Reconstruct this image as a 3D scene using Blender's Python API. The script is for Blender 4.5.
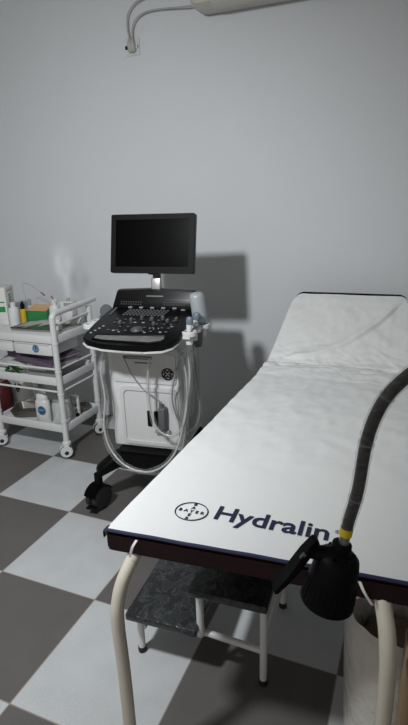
import bpy, bmesh, math, random
from mathutils import Vector, Matrix, noise
random.seed(7)
for o in list(bpy.data.objects): bpy.data.objects.remove(o)
S = bpy.context.scene; COL = S.collection
PI = math.pi

# ------------------------------------------------------------------ camera
YAW, PITCH, ROLL = math.radians(-22.87), math.radians(17.38), math.radians(-1.65)
CAM = Vector((1.919, -2.182, 1.424))
fw = Vector((math.sin(YAW)*math.cos(PITCH), math.cos(YAW)*math.cos(PITCH), -math.sin(PITCH)))
rt = Vector((math.cos(YAW), -math.sin(YAW), 0)); up = rt.cross(fw)
r2 = rt*math.cos(ROLL) + up*math.sin(ROLL); u2 = up*math.cos(ROLL) - rt*math.sin(ROLL)
cd = bpy.data.cameras.new('camera'); cam = bpy.data.objects.new('camera', cd); COL.objects.link(cam)
cam.matrix_world = Matrix(((r2.x, u2.x, -fw.x, CAM.x), (r2.y, u2.y, -fw.y, CAM.y), (r2.z, u2.z, -fw.z, CAM.z), (0, 0, 0, 1)))
cd.sensor_fit = 'VERTICAL'; cd.sensor_height = 36; cd.sensor_width = 36; cd.lens = 508.9/725*36; cd.clip_start = .02
S.camera = cam

# ------------------------------------------------------------------ world, lamp, exposure
w = bpy.data.worlds.new('world'); S.world = w; w.use_nodes = True
w.node_tree.nodes['Background'].inputs[0].default_value = (1, .93, .86, 1)
w.node_tree.nodes['Background'].inputs[1].default_value = .45
ld = bpy.data.lights.new('room_lamp', 'SPOT'); lo = bpy.data.objects.new('room_lamp', ld); COL.objects.link(lo)
lo.location = (.86, -1.88, 2.10); ld.energy = 158; ld.shadow_soft_size = .075; ld.color = (.96, .985, 1)
ld.spot_size = math.radians(142); ld.spot_blend = 1
lo.rotation_euler = Vector((-.36, 1, -.95)).to_track_quat('-Z', 'Y').to_euler()
S.view_settings.view_transform = 'Standard'; S.view_settings.look = 'None'
S.view_settings.gamma = 1; S.view_settings.use_curve_mapping = False; S.view_settings.exposure = 0

# ------------------------------------------------------------------ materials
def mat(name, col, rough=.5, metal=0, var=.08, scale=40, bump=0, bscale=200, alpha=1, spec=.5, trans=0, coat=0):
    m = bpy.data.materials.new(name); m.use_nodes = True; nt = m.node_tree; b = nt.nodes['Principled BSDF']
    tc = nt.nodes.new('ShaderNodeTexCoord'); nz = nt.nodes.new('ShaderNodeTexNoise'); nz.inputs['Scale'].default_value = scale
    nz.inputs['Detail'].default_value = 4
    nt.links.new(tc.outputs['Object'], nz.inputs['Vector'])
    mx = nt.nodes.new('ShaderNodeMix'); mx.data_type = 'RGBA'
    mx.inputs['A'].default_value = tuple(c*(1-var) for c in col) + (1,)
    mx.inputs['B'].default_value = tuple(min(1, c*(1+var)) for c in col) + (1,)
    nt.links.new(nz.outputs['Fac'], mx.inputs['Factor']); nt.links.new(mx.outputs['Result'], b.inputs['Base Color'])
    b.inputs['Roughness'].default_value = rough; b.inputs['Metallic'].default_value = metal
    b.inputs['Alpha'].default_value = alpha; b.inputs['Specular IOR Level'].default_value = spec
    b.inputs['Transmission Weight'].default_value = trans; b.inputs['Coat Weight'].default_value = coat
    if bump:
        n2 = nt.nodes.new('ShaderNodeTexNoise'); n2.inputs['Scale'].default_value = bscale; n2.inputs['Detail'].default_value = 6
        nt.links.new(tc.outputs['Object'], n2.inputs['Vector'])
        bp = nt.nodes.new('ShaderNodeBump'); bp.inputs['Strength'].default_value = bump; bp.inputs['Distance'].default_value = .01
        nt.links.new(n2.outputs['Fac'], bp.inputs['Height']); nt.links.new(bp.outputs['Normal'], b.inputs['Normal'])
    return m

def floor_mat():
    m = bpy.data.materials.new('floor_tiles'); m.use_nodes = True; nt = m.node_tree; b = nt.nodes['Principled BSDF']; L = nt.links.new
    tc = nt.nodes.new('ShaderNodeTexCoord')
    mp = nt.nodes.new('ShaderNodeMapping'); mp.inputs['Scale'].default_value = (1/.45, 1/.45, 0); mp.inputs['Location'].default_value = (0, 0, .5)
    L(tc.outputs['Object'], mp.inputs['Vector'])
    ck = nt.nodes.new('ShaderNodeTexChecker'); ck.inputs['Scale'].default_value = 1
    ck.inputs['Color1'].default_value = (.53, .55, .56, 1); ck.inputs['Color2'].default_value = (.125, .118, .112, 1)
    L(mp.outputs['Vector'], ck.inputs['Vector'])
    nz = nt.nodes.new('ShaderNodeTexNoise'); nz.inputs['Scale'].default_value = 260; nz.inputs['Detail'].default_value = 5
    L(tc.outputs['Object'], nz.inputs['Vector'])
    nb = nt.nodes.new('ShaderNodeTexNoise'); nb.inputs['Scale'].default_value = 9; nb.inputs['Detail'].default_value = 5
    L(tc.outputs['Object'], nb.inputs['Vector'])
    def math_(op, a, bb=None):
        n = nt.nodes.new('ShaderNodeMath'); n.operation = op
        for i, x in enumerate((a, bb)):
            if x is None: continue
            if isinstance(x, (int, float)): n.inputs[i].default_value = x
            else: L(x, n.inputs[i])
        return n.outputs[0]
    v1 = math_('MULTIPLY_ADD', nz.outputs['Fac'], .55); v1.node.inputs[2].default_value = .70
    v2 = math_('MULTIPLY_ADD', nb.outputs['Fac'], .25); v2.node.inputs[2].default_value = .88
    k = math_('MULTIPLY', v1, v2)
    vm = nt.nodes.new('ShaderNodeVectorMath'); vm.operation = 'SCALE'; L(ck.outputs['Color'], vm.inputs[0]); L(k, vm.inputs['Scale'])
    sx = nt.nodes.new('ShaderNodeSeparateXYZ'); L(mp.outputs['Vector'], sx.inputs[0])
    ds = []
    for ax in 'XY':
        fr = math_('FRACT', sx.outputs[ax]); ds.append(math_('ABSOLUTE', math_('SUBTRACT', fr, .5)))
    mxm = math_('MAXIMUM', *ds); gr = math_('GREATER_THAN', mxm, .5-.0042)
    mx = nt.nodes.new('ShaderNodeMix'); mx.data_type = 'RGBA'; L(gr, mx.inputs['Factor']); L(vm.outputs[0], mx.inputs['A'])
    mx.inputs['B'].default_value = (.30, .265, .235, 1); L(mx.outputs['Result'], b.inputs['Base Color'])
    b.inputs['Roughness'].default_value = .55; b.inputs['Specular IOR Level'].default_value = .35
    bp = nt.nodes.new('ShaderNodeBump'); bp.inputs['Strength'].default_value = .12; bp.inputs['Distance'].default_value = .003
    L(nz.outputs['Fac'], bp.inputs['Height']); L(bp.outputs['Normal'], b.inputs['Normal'])
    return m

def marble_mat():
    m = bpy.data.materials.new('black_marbled_vinyl'); m.use_nodes = True; nt = m.node_tree; b = nt.nodes['Principled BSDF']; L = nt.links.new
    tc = nt.nodes.new('ShaderNodeTexCoord')
    nz = nt.nodes.new('ShaderNodeTexNoise'); nz.inputs['Scale'].default_value = 16; nz.inputs['Detail'].default_value = 8; nz.inputs['Distortion'].default_value = 1.6
    L(tc.outputs['Object'], nz.inputs['Vector'])
    cr = nt.nodes.new('ShaderNodeValToRGB'); e = cr.color_ramp.elements
    e[0].position = .47; e[0].color = (.017, .019, .0205, 1); e[1].position = .60; e[1].color = (.026, .029, .031, 1)
    x = e.new(.515); x.color = (.060, .065, .068, 1); y = e.new(.54); y.color = (.023, .025, .027, 1)
    L(nz.outputs['Fac'], cr.inputs['Fac']); L(cr.outputs['Color'], b.inputs['Base Color'])
    b.inputs['Roughness'].default_value = .30
    n2 = nt.nodes.new('ShaderNodeTexNoise'); n2.inputs['Scale'].default_value = 24; n2.inputs['Detail'].default_value = 3; n2.inputs['Distortion'].default_value = 2
    L(tc.outputs['Object'], n2.inputs['Vector'])
    bp = nt.nodes.new('ShaderNodeBump'); bp.inputs['Strength'].default_value = .6; bp.inputs['Distance'].default_value = .006
    L(n2.outputs['Fac'], bp.inputs['Height']); L(bp.outputs['Normal'], b.inputs['Normal'])
    return m

def film_mat(name, lo_, hi_, bump, bscale, rough=.12):
    m = bpy.data.materials.new(name); m.use_nodes = True; nt = m.node_tree; L = nt.links.new
    nt.nodes.remove(nt.nodes['Principled BSDF']); out = nt.nodes['Material Output']
    tr_ = nt.nodes.new('ShaderNodeBsdfTransparent'); gl_ = nt.nodes.new('ShaderNodeBsdfGlossy'); df = nt.nodes.new('ShaderNodeBsdfDiffuse')
    gl_.inputs['Roughness'].default_value = rough; gl_.inputs['Color'].default_value = (.95, .96, .96, 1); df.inputs['Color'].default_value = (.75, .76, .76, 1)
    tc = nt.nodes.new('ShaderNodeTexCoord'); nz = nt.nodes.new('ShaderNodeTexNoise'); nz.inputs['Scale'].default_value = bscale; nz.inputs['Detail'].default_value = 4
    L(tc.outputs['Object'], nz.inputs['Vector'])
    bp = nt.nodes.new('ShaderNodeBump'); bp.inputs['Strength'].default_value = bump; bp.inputs['Distance'].default_value = .01; L(nz.outputs['Fac'], bp.inputs['Height'])
    L(bp.outputs['Normal'], gl_.inputs['Normal'])
    lw = nt.nodes.new('ShaderNodeLayerWeight'); lw.inputs['Blend'].default_value = .35
    mr = nt.nodes.new('ShaderNodeMapRange'); mr.inputs['To Min'].default_value = lo_; mr.inputs['To Max'].default_value = hi_; L(lw.outputs['Facing'], mr.inputs['Value'])
    mx0 = nt.nodes.new('ShaderNodeMixShader'); mx0.inputs[0].default_value = .3; L(gl_.outputs[0], mx0.inputs[1]); L(df.outputs[0], mx0.inputs[2])
    mx = nt.nodes.new('ShaderNodeMixShader'); L(mr.outputs[0], mx.inputs[0]); L(tr_.outputs[0], mx.inputs[1]); L(mx0.outputs[0], mx.inputs[2]); L(mx.outputs[0], out.inputs['Surface'])
    return m

M = dict(
    wall=mat('painted_wall', (.63, .65, .67), .6, var=.02, scale=3, bump=.10, bscale=110, spec=.25),
    ceil=mat('painted_ceiling', (.74, .73, .71), .8, var=.02),
    floor=floor_mat(), marble=marble_mat(),
    sheet=mat('white_cotton', (.755, .765, .76), .85, var=.02, scale=25, bump=.05, bscale=900, spec=.2),
    navy=mat('navy_print', (.012, .014, .052), .75, var=.1),
    maroon=mat('dark_maroon_vinyl', (.015, .005, .006), .42, spec=.25, var=.2, scale=20, bump=.05, bscale=150),
    cream=mat('cream_enamel', (.62, .585, .50), .38, var=.05, scale=12),
    white_tube=mat('white_enamel', (.66, .67, .67), .32, var=.03),
    white_abs=mat('white_plastic', (.66, .67, .67), .38, var=.02),
    panel=mat('pale_panel_plastic', (.60, .605, .61), .45, var=.02),
    grey=mat('grey_plastic', (.30, .305, .31), .45, var=.04),
    midgrey=mat('mid_grey_plastic', (.10, .105, .11), .45, var=.05),
    black=mat('black_plastic', (.0035, .0035, .004), .27, var=.15, spec=.16),
    matte=mat('black_matte_plastic', (.0035, .0035, .004), .5, var=.15, spec=.10),
    screen=mat('dark_screen', (.0012, .0012, .0016), .3, var=.1, spec=.03),
    key=mat('grey_key_plastic', (.085, .088, .092), .35, var=.08),
    keyl=mat('pale_key_plastic', (.32, .33, .34), .3, var=.05),
    silver=mat('silver_metal', (.62, .63, .64), .32, metal=.85, var=.04),
    steel=mat('stainless_steel', (.42, .42, .42), .3, metal=.9, var=.1),
    dsteel=mat('tarnished_steel', (.17, .155, .14), .4, metal=.7, var=.15),
    film=film_mat('clear_plastic_film', .07, .45, .7, 60),
    filmk=film_mat('clear_neck_film', .05, .40, 1.0, 90),
    liner=mat('clear_bin_liner', (.86, .84, .80), .22, var=.08, scale=12, alpha=.58, bump=.9, bscale=25),
    cablep=mat('pale_cable_rubber', (.50, .51, .50), .4, var=.05),
    cable=mat('grey_cable_rubber', (.20, .21, .215), .5, var=.05),
    gel=mat('cloudy_gel_plastic', (.40, .44, .46), .3, var=.03, trans=.1),
    blue=mat('blue_grey_plastic', (.13, .17, .22), .4, var=.05),
    paper=mat('white_paper', (.62, .63, .62), .8, var=.04),
    carton=mat('white_carton', (.64, .65, .63), .6, var=.03),
    green=mat('green_print', (.02, .22, .07), .5, var=.1),
    tan=mat('tan_cardboard', (.55, .36, .19), .8, var=.08),
    yellow=mat('yellow_plastic', (.62, .42, .03), .4, var=.05),
    purple=mat('mauve_book_cloth', (.115, .085, .125), .65, var=.08),
    pages=mat('grey_pages', (.33, .32, .34), .8, var=.08, scale=90),
    red=mat('maroon_bag_plastic', (.085, .012, .014), .4, var=.15, bump=.7, bscale=18),
    redtip=mat('red_plastic', (.30, .02, .03), .4, var=.05),
    label=mat('blue_label', (.02, .09, .20), .45, var=.1),
    pblue=mat('pale_blue_label', (.22, .36, .46), .5, var=.1),
    leaf=mat('green_leaf_plastic', (.05, .20, .05), .5, var=.2, scale=60),
    glass=mat('clear_glass', (.82, .85, .84), .06, var=.02, alpha=.28),
    rubber=mat('black_rubber', (.015, .015, .015), .7, var=.1),
    bin=mat('white_bin_plastic', (.62, .585, .54), .45, var=.06, scale=9),
    card=mat('brown_cardboard', (.30, .215, .135), .8, var=.08, scale=15),
    trash=mat('brown_waste_paper', (.23, .165, .115), .8, var=.3, scale=20, bump=.8, bscale=30),
    tape=mat('yellow_tape', (.70, .52, .02), .4, var=.05),
    beige=mat('beige_conditioner_plastic', (.52, .50, .45), .45, var=.03),
    plugp=mat('aged_plug_plastic', (.40, .40, .37), .45, var=.05),
    plate=mat('outlet_plate_plastic', (.60, .62, .63), .35, var=.02),
)

# ------------------------------------------------------------------ builders
def tag(o, label=None, cat=None, group=None, kind=None):
    if label: o['label'] = label
    if cat: o['category'] = cat
    if group: o['group'] = group
    if kind: o['kind'] = kind
    return o
def obj(name, bm, m, parent=None, smooth=True):
    bmesh.ops.recalc_face_normals(bm, faces=bm.faces[:])
    me = bpy.data.meshes.new(name); bm.to_mesh(me); bm.free()
    for mm in (m if isinstance(m, (list, tuple)) else [m]): me.materials.append(mm)
    if smooth:
        me.polygons.foreach_set('use_smooth', [True]*len(me.polygons))
        try: me.set_sharp_from_angle(angle=math.radians(38))
        except Exception: pass
    o = bpy.data.objects.new(name, me); COL.objects.link(o)
    if parent: o.parent = parent
    return o
def thing(name, label, cat, loc=(0, 0, 0), rz=0, group=None):
    o = bpy.data.objects.new(name, None); COL.objects.link(o); o.location = loc; o.rotation_euler.z = rz
    o.empty_display_size = .05
    return tag(o, label, cat, group)
def copy_thing(root, loc, rz, label, group=None):
    r = root.copy(); COL.objects.link(r); r.location = loc; r.rotation_euler.z = rz; r['label'] = label
    if group: r['group'] = group
    for ch in root.children:
        c = ch.copy(); COL.objects.link(c); c.parent = r
        for g in ch.children:
            d = g.copy(); COL.objects.link(d); d.parent = c
    return r
def add_box(bm, size, loc=(0, 0, 0), bev=0, rot=None, seg=2):
    mtx = Matrix.Translation(loc) @ (rot.to_4x4() if rot else Matrix.Identity(4)) @ Matrix.Diagonal((*size, 1))
    g = bmesh.ops.create_cube(bm, size=1, matrix=mtx)
    if bev:
        es = list({e for v in g['verts'] for e in v.link_edges})
        bmesh.ops.bevel(bm, geom=es, offset=bev, segments=seg, profile=.5, affect='EDGES')
    return bm
def box(size, loc=(0, 0, 0), bev=0, rot=None, seg=2): return add_box(bmesh.new(), size, loc, bev, rot, seg)
def spline(pts, n=8):
    P = [Vector(p) for p in pts]
    if len(P) < 3: return P
    out = []
    for i in range(len(P)-1):
        p0 = P[i-1] if i else P[0]*2-P[1]; p1, p2 = P[i], P[i+1]; p3 = P[i+2] if i+2 < len(P) else P[-1]*2-P[-2]
        for k in range(n):
            t = k/n; out.append(.5*((2*p1)+(p2-p0)*t+(2*p0-5*p1+4*p2-p3)*t*t+(3*p1-p0-3*p2+p3)*t**3))
    return out+[P[-1]]
def add_tube(bm, pts, r, seg=12, n=8, smooth=True, cap=True):
    P = spline(pts, n) if smooth else [Vector(p) for p in pts]
    N = len(P); rs = r if isinstance(r, (list, tuple)) else [r]*N
    if len(rs) != N: rs = [rs[min(len(rs)-1, int(i/(N-1)*(len(rs)-1)))]*(1-((i/(N-1)*(len(rs)-1)) % 1)) + rs[min(len(rs)-1, int(i/(N-1)*(len(rs)-1))+1)]*((i/(N-1)*(len(rs)-1)) % 1) for i in range(N)]
    T = [(P[min(i+1, N-1)]-P[max(i-1, 0)]).normalized() for i in range(N)]
    a = T[0].orthogonal().normalized(); rings = []
    for i in range(N):
        a = (a-T[i]*a.dot(T[i])).normalized(); b = T[i].cross(a)
        rings.append([bm.verts.new(P[i]+(a*math.cos(2*PI*k/seg)+b*math.sin(2*PI*k/seg))*rs[i]) for k in range(seg)])
    for i in range(N-1):
        for k in range(seg): bm.faces.new((rings[i][k], rings[i][(k+1) % seg], rings[i+1][(k+1) % seg], rings[i+1][k]))
    if cap: bm.faces.new(rings[0][::-1]); bm.faces.new(rings[-1])
    return bm
def tube(pts, r, **k): return add_tube(bmesh.new(), pts, r, **k)
def add_lathe(bm, prof, seg=24, loc=(0, 0, 0), rot=None, capb=True, capt=True, sx=1, sy=1):
    mtx = Matrix.Translation(loc) @ (rot.to_4x4() if rot else Matrix.Identity(4)); rings = []
    for r, z in prof: rings.append([bm.verts.new(mtx @ Vector((r*sx*math.cos(2*PI*k/seg), r*sy*math.sin(2*PI*k/seg), z))) for k in range(seg)])
    for i in range(len(rings)-1):
        for k in range(seg): bm.faces.new((rings[i][k], rings[i][(k+1) % seg], rings[i+1][(k+1) % seg], rings[i+1][k]))
    if capb: bm.faces.new(rings[0][::-1])
    if capt: bm.faces.new(rings[-1])
    return bm
def lathe(prof, **k): return add_lathe(bmesh.new(), prof, **k)
def add_prism(bm, outline, fz0, fz1, bev=0):
    """outline [(x,y)], heights by functions of (x,y)"""
    f0 = fz0 if callable(fz0) else (lambda x, y: fz0); f1 = fz1 if callable(fz1) else (lambda x, y: fz1)
    a = [bm.verts.new((x, y, f0(x, y))) for x, y in outline]; b = [bm.verts.new((x, y, f1(x, y))) for x, y in outline]
    n = len(a); fs = [bm.faces.new(a[::-1]), bm.faces.new(b)]
    for k in range(n): fs.append(bm.faces.new((a[k], a[(k+1) % n], b[(k+1) % n], b[k])))
    if bev: bmesh.ops.bevel(bm, geom=list(fs[0].edges)+list(fs[1].edges), offset=bev, segments=2, affect='EDGES')
    return bm
def prism(o, a, b, bev=0): return add_prism(bmesh.new(), o, a, b, bev)
def rot(axis, deg): return Matrix.Rotation(math.radians(deg), 3, axis)
def torus(R, r, loc=(0, 0, 0), rt_=None, seg=32, ts=8, sx=1, sy=1):
    bm = bmesh.new(); mtx = Matrix.Translation(loc) @ (rt_.to_4x4() if rt_ else Matrix.Identity(4)); rings = []
    for i in range(seg):
        a = 2*PI*i/seg; rings.append([bm.verts.new(mtx @ Vector(((R+r*math.cos(2*PI*k/ts))*math.cos(a)*sx, (R+r*math.cos(2*PI*k/ts))*math.sin(a)*sy, r*math.sin(2*PI*k/ts)))) for k in range(ts)])
    for i in range(seg):
        for k in range(ts): bm.faces.new((rings[i][k], rings[(i+1) % seg][k], rings[(i+1) % seg][(k+1) % ts], rings[i][(k+1) % ts]))
    return bm
def text_bm(body, size, offset=0, extrude=.0003):
    cu = bpy.data.curves.new('lettering', 'FONT'); cu.body = body; cu.size = size; cu.offset = offset; cu.extrude = extrude; cu.resolution_u = 6
    o = bpy.data.objects.new('lettering', cu); COL.objects.link(o)
    dg = bpy.context.evaluated_depsgraph_get(); me = bpy.data.meshes.new_from_object(o.evaluated_get(dg))
    bm = bmesh.new(); bm.from_mesh(me); bpy.data.objects.remove(o); bpy.data.curves.remove(cu); bpy.data.meshes.remove(me)
    return bm
def fit_text(bm, x0, y0, wd, ht, href):
    """scale so the lettering is wd wide and the first capital ht tall (href = raw capital height), origin at baseline left"""
    xs = [v.co.x for v in bm.verts]; s = wd/(max(xs)-min(xs)); mn = min(xs)
    for v in bm.verts: v.co.x = x0+(v.co.x-mn)*s; v.co.y = y0+v.co.y*ht/href
    return bm

# ------------------------------------------------------------------ setting
WY = .65
tag(obj('floor', box((5.6, 5.0, .1), (.6, -1.85, -.05)), M['floor'], smooth=False), 'grey and white checkerboard tiled floor', 'floor', kind='structure')
tag(obj('wall_back', box((5.6, .1, 2.7), (.6, WY+.05, 1.35)), M['wall'], smooth=False), 'plain pale grey painted back wall', 'wall', kind='structure')
tag(obj('wall_left', box((.1, 5.0, 2.7), (-2.25, -1.85, 1.35)), M['wall'], smooth=False), 'plain pale side wall on the left, beyond the trolley', 'wall', kind='structure')
tag(obj('wall_right', box((.1, 5.0, 2.7), (3.45, -1.85, 1.35)), M['wall'], smooth=False), 'plain pale side wall on the right, beyond the bed', 'wall', kind='structure')
tag(obj('ceiling', box((5.8, 5.1, .1), (.6, -1.85, 2.75)), M['ceil'], smooth=False), 'plain white ceiling', 'ceiling', kind='structure')

# ------------------------------------------------------------------ examination bed
bed = thing('examination_bed', 'dark maroon padded examination bed on cream tube legs with raised backrest', 'bed', (1.63, -.5, 0))
BO = Vector((1.63, -.5, 0))
FL, FR, HL, HR = Vector((1.302, -1.332, 0)), Vector((1.985, -1.272, 0)), Vector((1.314, .02, 0)), Vector((1.955, .03, 0))
def bedpt(s, t): return (FL*(1-s)+FR*s)*(1-t)+(HL*(1-s)+HR*s)*t
ZT = .70
def slab(zb, zt, ins=.0):
    bm = bmesh.new(); n = 2; cs = [bedpt(-.010, -.001), bedpt(1, -.001), bedpt(1, 1), bedpt(-.010, 1)]
    a = [bm.verts.new((c.x, c.y, zb)) for c in cs]; b = [bm.verts.new((c.x, c.y, zt)) for c in cs]
    bm.faces.new(a[::-1]); bm.faces.new(b)
    for k in range(4): bm.faces.new((a[k], a[(k+1) % 4], b[(k+1) % 4], b[k]))
    bmesh.ops.bevel(bm, geom=bm.edges[:], offset=.008, segments=3, affect='EDGES')
    bmesh.ops.translate(bm, vec=-BO, verts=bm.verts[:])
    return bm
obj('mattress', slab(.640, ZT-.003), M['maroon'], bed)
# backrest: inclined pad from the hinge up to the wall end
BT = [Vector((1.345, .455, .955)), Vector((1.888, .475, .955))]       # top left, top right (upper surface)
def backpt(s, t):
    a = Vector((HL.x, HL.y, ZT))*(1-s)+Vector((HR.x, HR.y, ZT))*s; b = BT[0]*(1-s)+BT[1]*s
    return a*(1-t)+b*t
bn = (BT[0]-Vector((HL.x, HL.y, ZT))).normalized(); bnrm = Vector((1, 0, 0)).cross(bn).normalized()
def back_slab():
    bm = bmesh.new(); pts = []
    for s, t in ((0, .01), (1, .01), (1, .90), (1, .975), (.98, 1.032), (.945, 1.054), (.055, 1.054), (.02, 1.032), (0, .975), (0, .90)): pts.append((backpt(s, t), .009 if t < .95 else .001))
    a = [bm.verts.new(p-bnrm*.060-BO) for p, h in pts]; b = [bm.verts.new(p-bnrm*h-BO) for p, h in pts]; n = len(a)
    bm.faces.new(a[::-1]); bm.faces.new(b)
    for k in range(n): bm.faces.new((a[k], a[(k+1) % n], b[(k+1) % n], b[k]))
    bmesh.ops.bevel(bm, geom=bm.edges[:], offset=.004, segments=2, affect='EDGES')
    return bm
obj('backrest', back_slab(), M['black'], bed)
def B(*p): return Vector(p)-BO
legs = [[(1.362, -1.306, .640), (1.356, -1.325, .620), (1.346, -1.350, .585), (1.339, -1.366, .54), (1.337, -1.374, .48), (1.342, -1.374, .3), (1.344, -1.374, .0)],
        [(1.910, -1.255, .655), (1.918, -1.275, .628), (1.928, -1.297, .592), (1.934, -1.310, .545), (1.937, -1.314, .48), (1.937, -1.314, .3), (1.937, -1.314, .0)],
        [(1.42, .00, .632), (1.385, .00, .615), (1.362, .00, .56), (1.36, .00, .3), (1.36, .00, 0)],
        [(1.86, .01, .632), (1.895, .01, .615), (1.915, .01, .56), (1.92, .01, .3), (1.92, .01, 0)]]
for i, l in enumerate(legs):
    lg = obj('leg', tube([B(*p) for p in l], .0162 if i != 1 else .0172, seg=16), M['cream'], bed)
    e = B(*l[-1]); obj('rubber_foot', lathe([(.024, 0), (.025, .012), (.022, .03)], loc=e), M['rubber'], lg)
fr = bmesh.new()
for x in (1.42, 1.86): add_tube(fr, [B(x, -1.26, .632), B(x, .02, .632)], .012, smooth=False)
for y in (-1.255, -.6, .0): add_tube(fr, [B(1.42, y, .632), B(1.86, y, .632)], .012, smooth=False)
for x in (1.42, 1.86): add_tube(fr, [B(x, .0, .632), B(x, .40, .85)], .010, smooth=False)
obj('frame', fr, M['cream'], bed)
obj('backrest_prop', tube([B(1.64, -.35, .63), B(1.64, .25, .745)], .009, smooth=False), M['steel'], bed)

# ---- sheet
sheet = thing('bed_sheet', 'white cotton sheet with navy hem and printed lettering covering the bed', 'bed sheet', (1.63, -.5, ZT))
SO = Vector((1.63, -.5, ZT))
NS, NF, NB = 96, 170, 96
def sheet_pt(s, k):
    """s across -.. , k row index; returns point"""
    if k <= NF:
        t = k/NF; p = bedpt(s, t); p.z = ZT; nrm = Vector((0, 0, 1)); q = t*1.35
    else:
        t = (k-NF)/NB*1.0; p = backpt(s, t); nrm = -bnrm*-1; q = 1.35+t*.5
    u = (s-.5)*.65
    # soft wrinkles; flat near the print
    amp = .0044*min(1, max(.10, (q-.22)/.5))
    n1 = noise.noise(Vector((u*7, q*5, 1.3)))+.6*noise.noise(Vector((u*16+q*6, q*13-u*4, 4.1)))+.4*noise.noise(Vector((u*34-q*10, q*22, 7.7)))
    n1 += .9*(.25-abs(noise.noise(Vector((u*9+q*5, q*6-u*9, 11.5)))))+.35*(.2-abs(noise.noise(Vector((u*22-q*9, q*17+u*8, 15.5)))))
    d = amp*n1
    # crumple at the hinge
    h = math.exp(-((q-1.34)/.13)**2); d += h*.008*noise.noise(Vector((u*10+q*9, q*30-u*9, 2.2)))+h*.008*(.3-abs(noise.noise(Vector((u*17, q*30+u*16, 9.2)))))
    if 1.2 < q < 1.36: d += .012*math.exp(-((q-1.30)/.07)**2)
    d += .006*math.exp(-((q-1.36)/.03)**2)
    if k > NF:
        # diagonal fold from the hinge up to the top right corner: rises gently from above, drops sharply below
        tt = (k-NF)/NB; c = .10+.80*max(0, (s-.20)/.74)**1.6
        x = (tt-c); wgt = max(0, min(1, (s-.08)*7))*max(0, min(1, (.97-s)*9))*min(1, tt*12)
        d += wgt*.017*(math.exp(-(x/.085)**2) if x > 0 else math.exp(-(x/.022)**2))
        x2 = tt-c*.55-.03
        d += wgt*.006*(math.exp(-(x2/.07)**2) if x2 > 0 else math.exp(-(x2/.02)**2))*max(0, 1-s*1.2)
        d *= min(1, (1.012-t)*12+.15); d += .003*max(0, min(1, (t-.85)/.08))
    return p+nrm*(d+.0035)
sb = bmesh.new(); rows = []
ss = [0 + 1*i/NS for i in range(NS+1)]
for k in range(NF+NB+1):
    row = []
    base0 = sheet_pt(0, k); base1 = sheet_pt(1, k); dz = Vector((0, 0, -1)) if k <= NF else (Vector((0, 0, -1))*.4-bnrm*.6).normalized()
    dl = .020+.004*noise.noise(Vector((k*.1, 0, 0))); dr = .12+.02*noise.noise(Vector((k*.07, 5, 0))) if k < NF+NB-6 else .03
    for j in (3, 2, 1): row.append(base0+dz*dl*j/3+Vector((-.006-.003*(j == 1), 0, 0))*(1 if j else 0))
    for s in ss: row.append(sheet_pt(s, k))
    for j in range(1, 7): row.append(base1+dz*dr*j/6+Vector((.006+.003*noise.noise(Vector((k*.12, j*.4, 3))), 0, 0)))
    rows.append([bm_v for bm_v in row])
# round the free corners at the head end
for k in range(NF+NB-14, NF+NB+1):
    a = (k-(NF+NB-14))/14; ins = .030*(1-math.sqrt(max(0, 1-a*a)))
    mid_ = sheet_pt(.5, k)
    for n_, q_ in enumerate(rows[k]):
        sgn = 1 if q_.x < mid_.x else -1; wx_ = abs(q_.x-mid_.x)/.28
        rows[k][n_] = q_+Vector((sgn*ins*wx_, 0, 0))
V = [[sb.verts.new(p-SO) for p in r] for r in rows]
for a in range(len(V)-1):
    for b in range(len(V[0])-1): sb.faces.new((V[a][b], V[a][b+1], V[a+1][b+1], V[a+1][b]))
so = obj('cloth', sb, M['sheet'], sheet)
# navy hem hugging the front edge
hb = bmesh.new(); prof = []
for i in range(61):
    s = i/60; p = bedpt(s, 0); wv = .0015*noise.noise(Vector((s*9, 2, 0)))
    prof.append([p+Vector((0, .0005, ZT+.0050+wv)), p+Vector((0, -.001, ZT+.0046+wv)), p+Vector((0, -.0035, ZT+.0025+wv)), p+Vector((0, -.0045, ZT-.0005+wv)), p+Vector((0, -.0035, ZT-.002+wv)), p+Vector((0, -.0005, ZT-.001))])
HV = [[hb.verts.new(q-SO) for q in r] for r in prof]
for a in range(60):
    for b in range(5): hb.faces.new((HV[a][b], HV[a][b+1], HV[a+1][b+1], HV[a+1][b]))
p = bedpt(0, 0)
cv = [[hb.verts.new(Vector((p.x+dx, p.y+dy, ZT+dz))-SO) for dx, dz in ((0, .0045), (-.007, .002), (-.010, -.006), (-.009, -.022))] for dy in (-.004, .006, .014)]
for a in range(2):
    for b in range(3): hb.faces.new((cv[a][b], cv[a][b+1], cv[a+1][b+1], cv[a+1][b]))
obj('hem', hb, M['navy'], sheet)
# print
TR = Matrix.Rotation(math.radians(2.2), 4, 'Z')
def put_print(name, bm, at):
    bmesh.ops.transform(bm, matrix=Matrix.Translation(Vector((at[0], at[1], ZT+.0052))-SO) @ TR, verts=bm.verts[:])
    return obj(name, bm, M['navy'], sheet, smooth=False)
tb = text_bm('Hydralin', .075, .0012)
capH = .075*.69
put_print('lettering', fit_text(tb, 0, 0, .268, .054, capH), (1.522, -1.211))
rb = text_bm('R', .010, 0); fit_text(rb, -.0026, -.003, .0052, .0062, .0069)
rg = torus(.0062, .0004, seg=24, ts=6); me_ = bpy.data.meshes.new('x'); rb.to_mesh(me_); rg.from_mesh(me_); rb.free(); bpy.data.meshes.remove(me_)
put_print('registered_mark', rg, (1.806, -1.163))
def join_into(dst, src, mtx):
    bmesh.ops.transform(src, matrix=mtx, verts=src.verts[:]); me = bpy.data.meshes.new('x'); src.to_mesh(me); dst.from_mesh(me); src.free(); bpy.data.meshes.remove(me)
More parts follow.
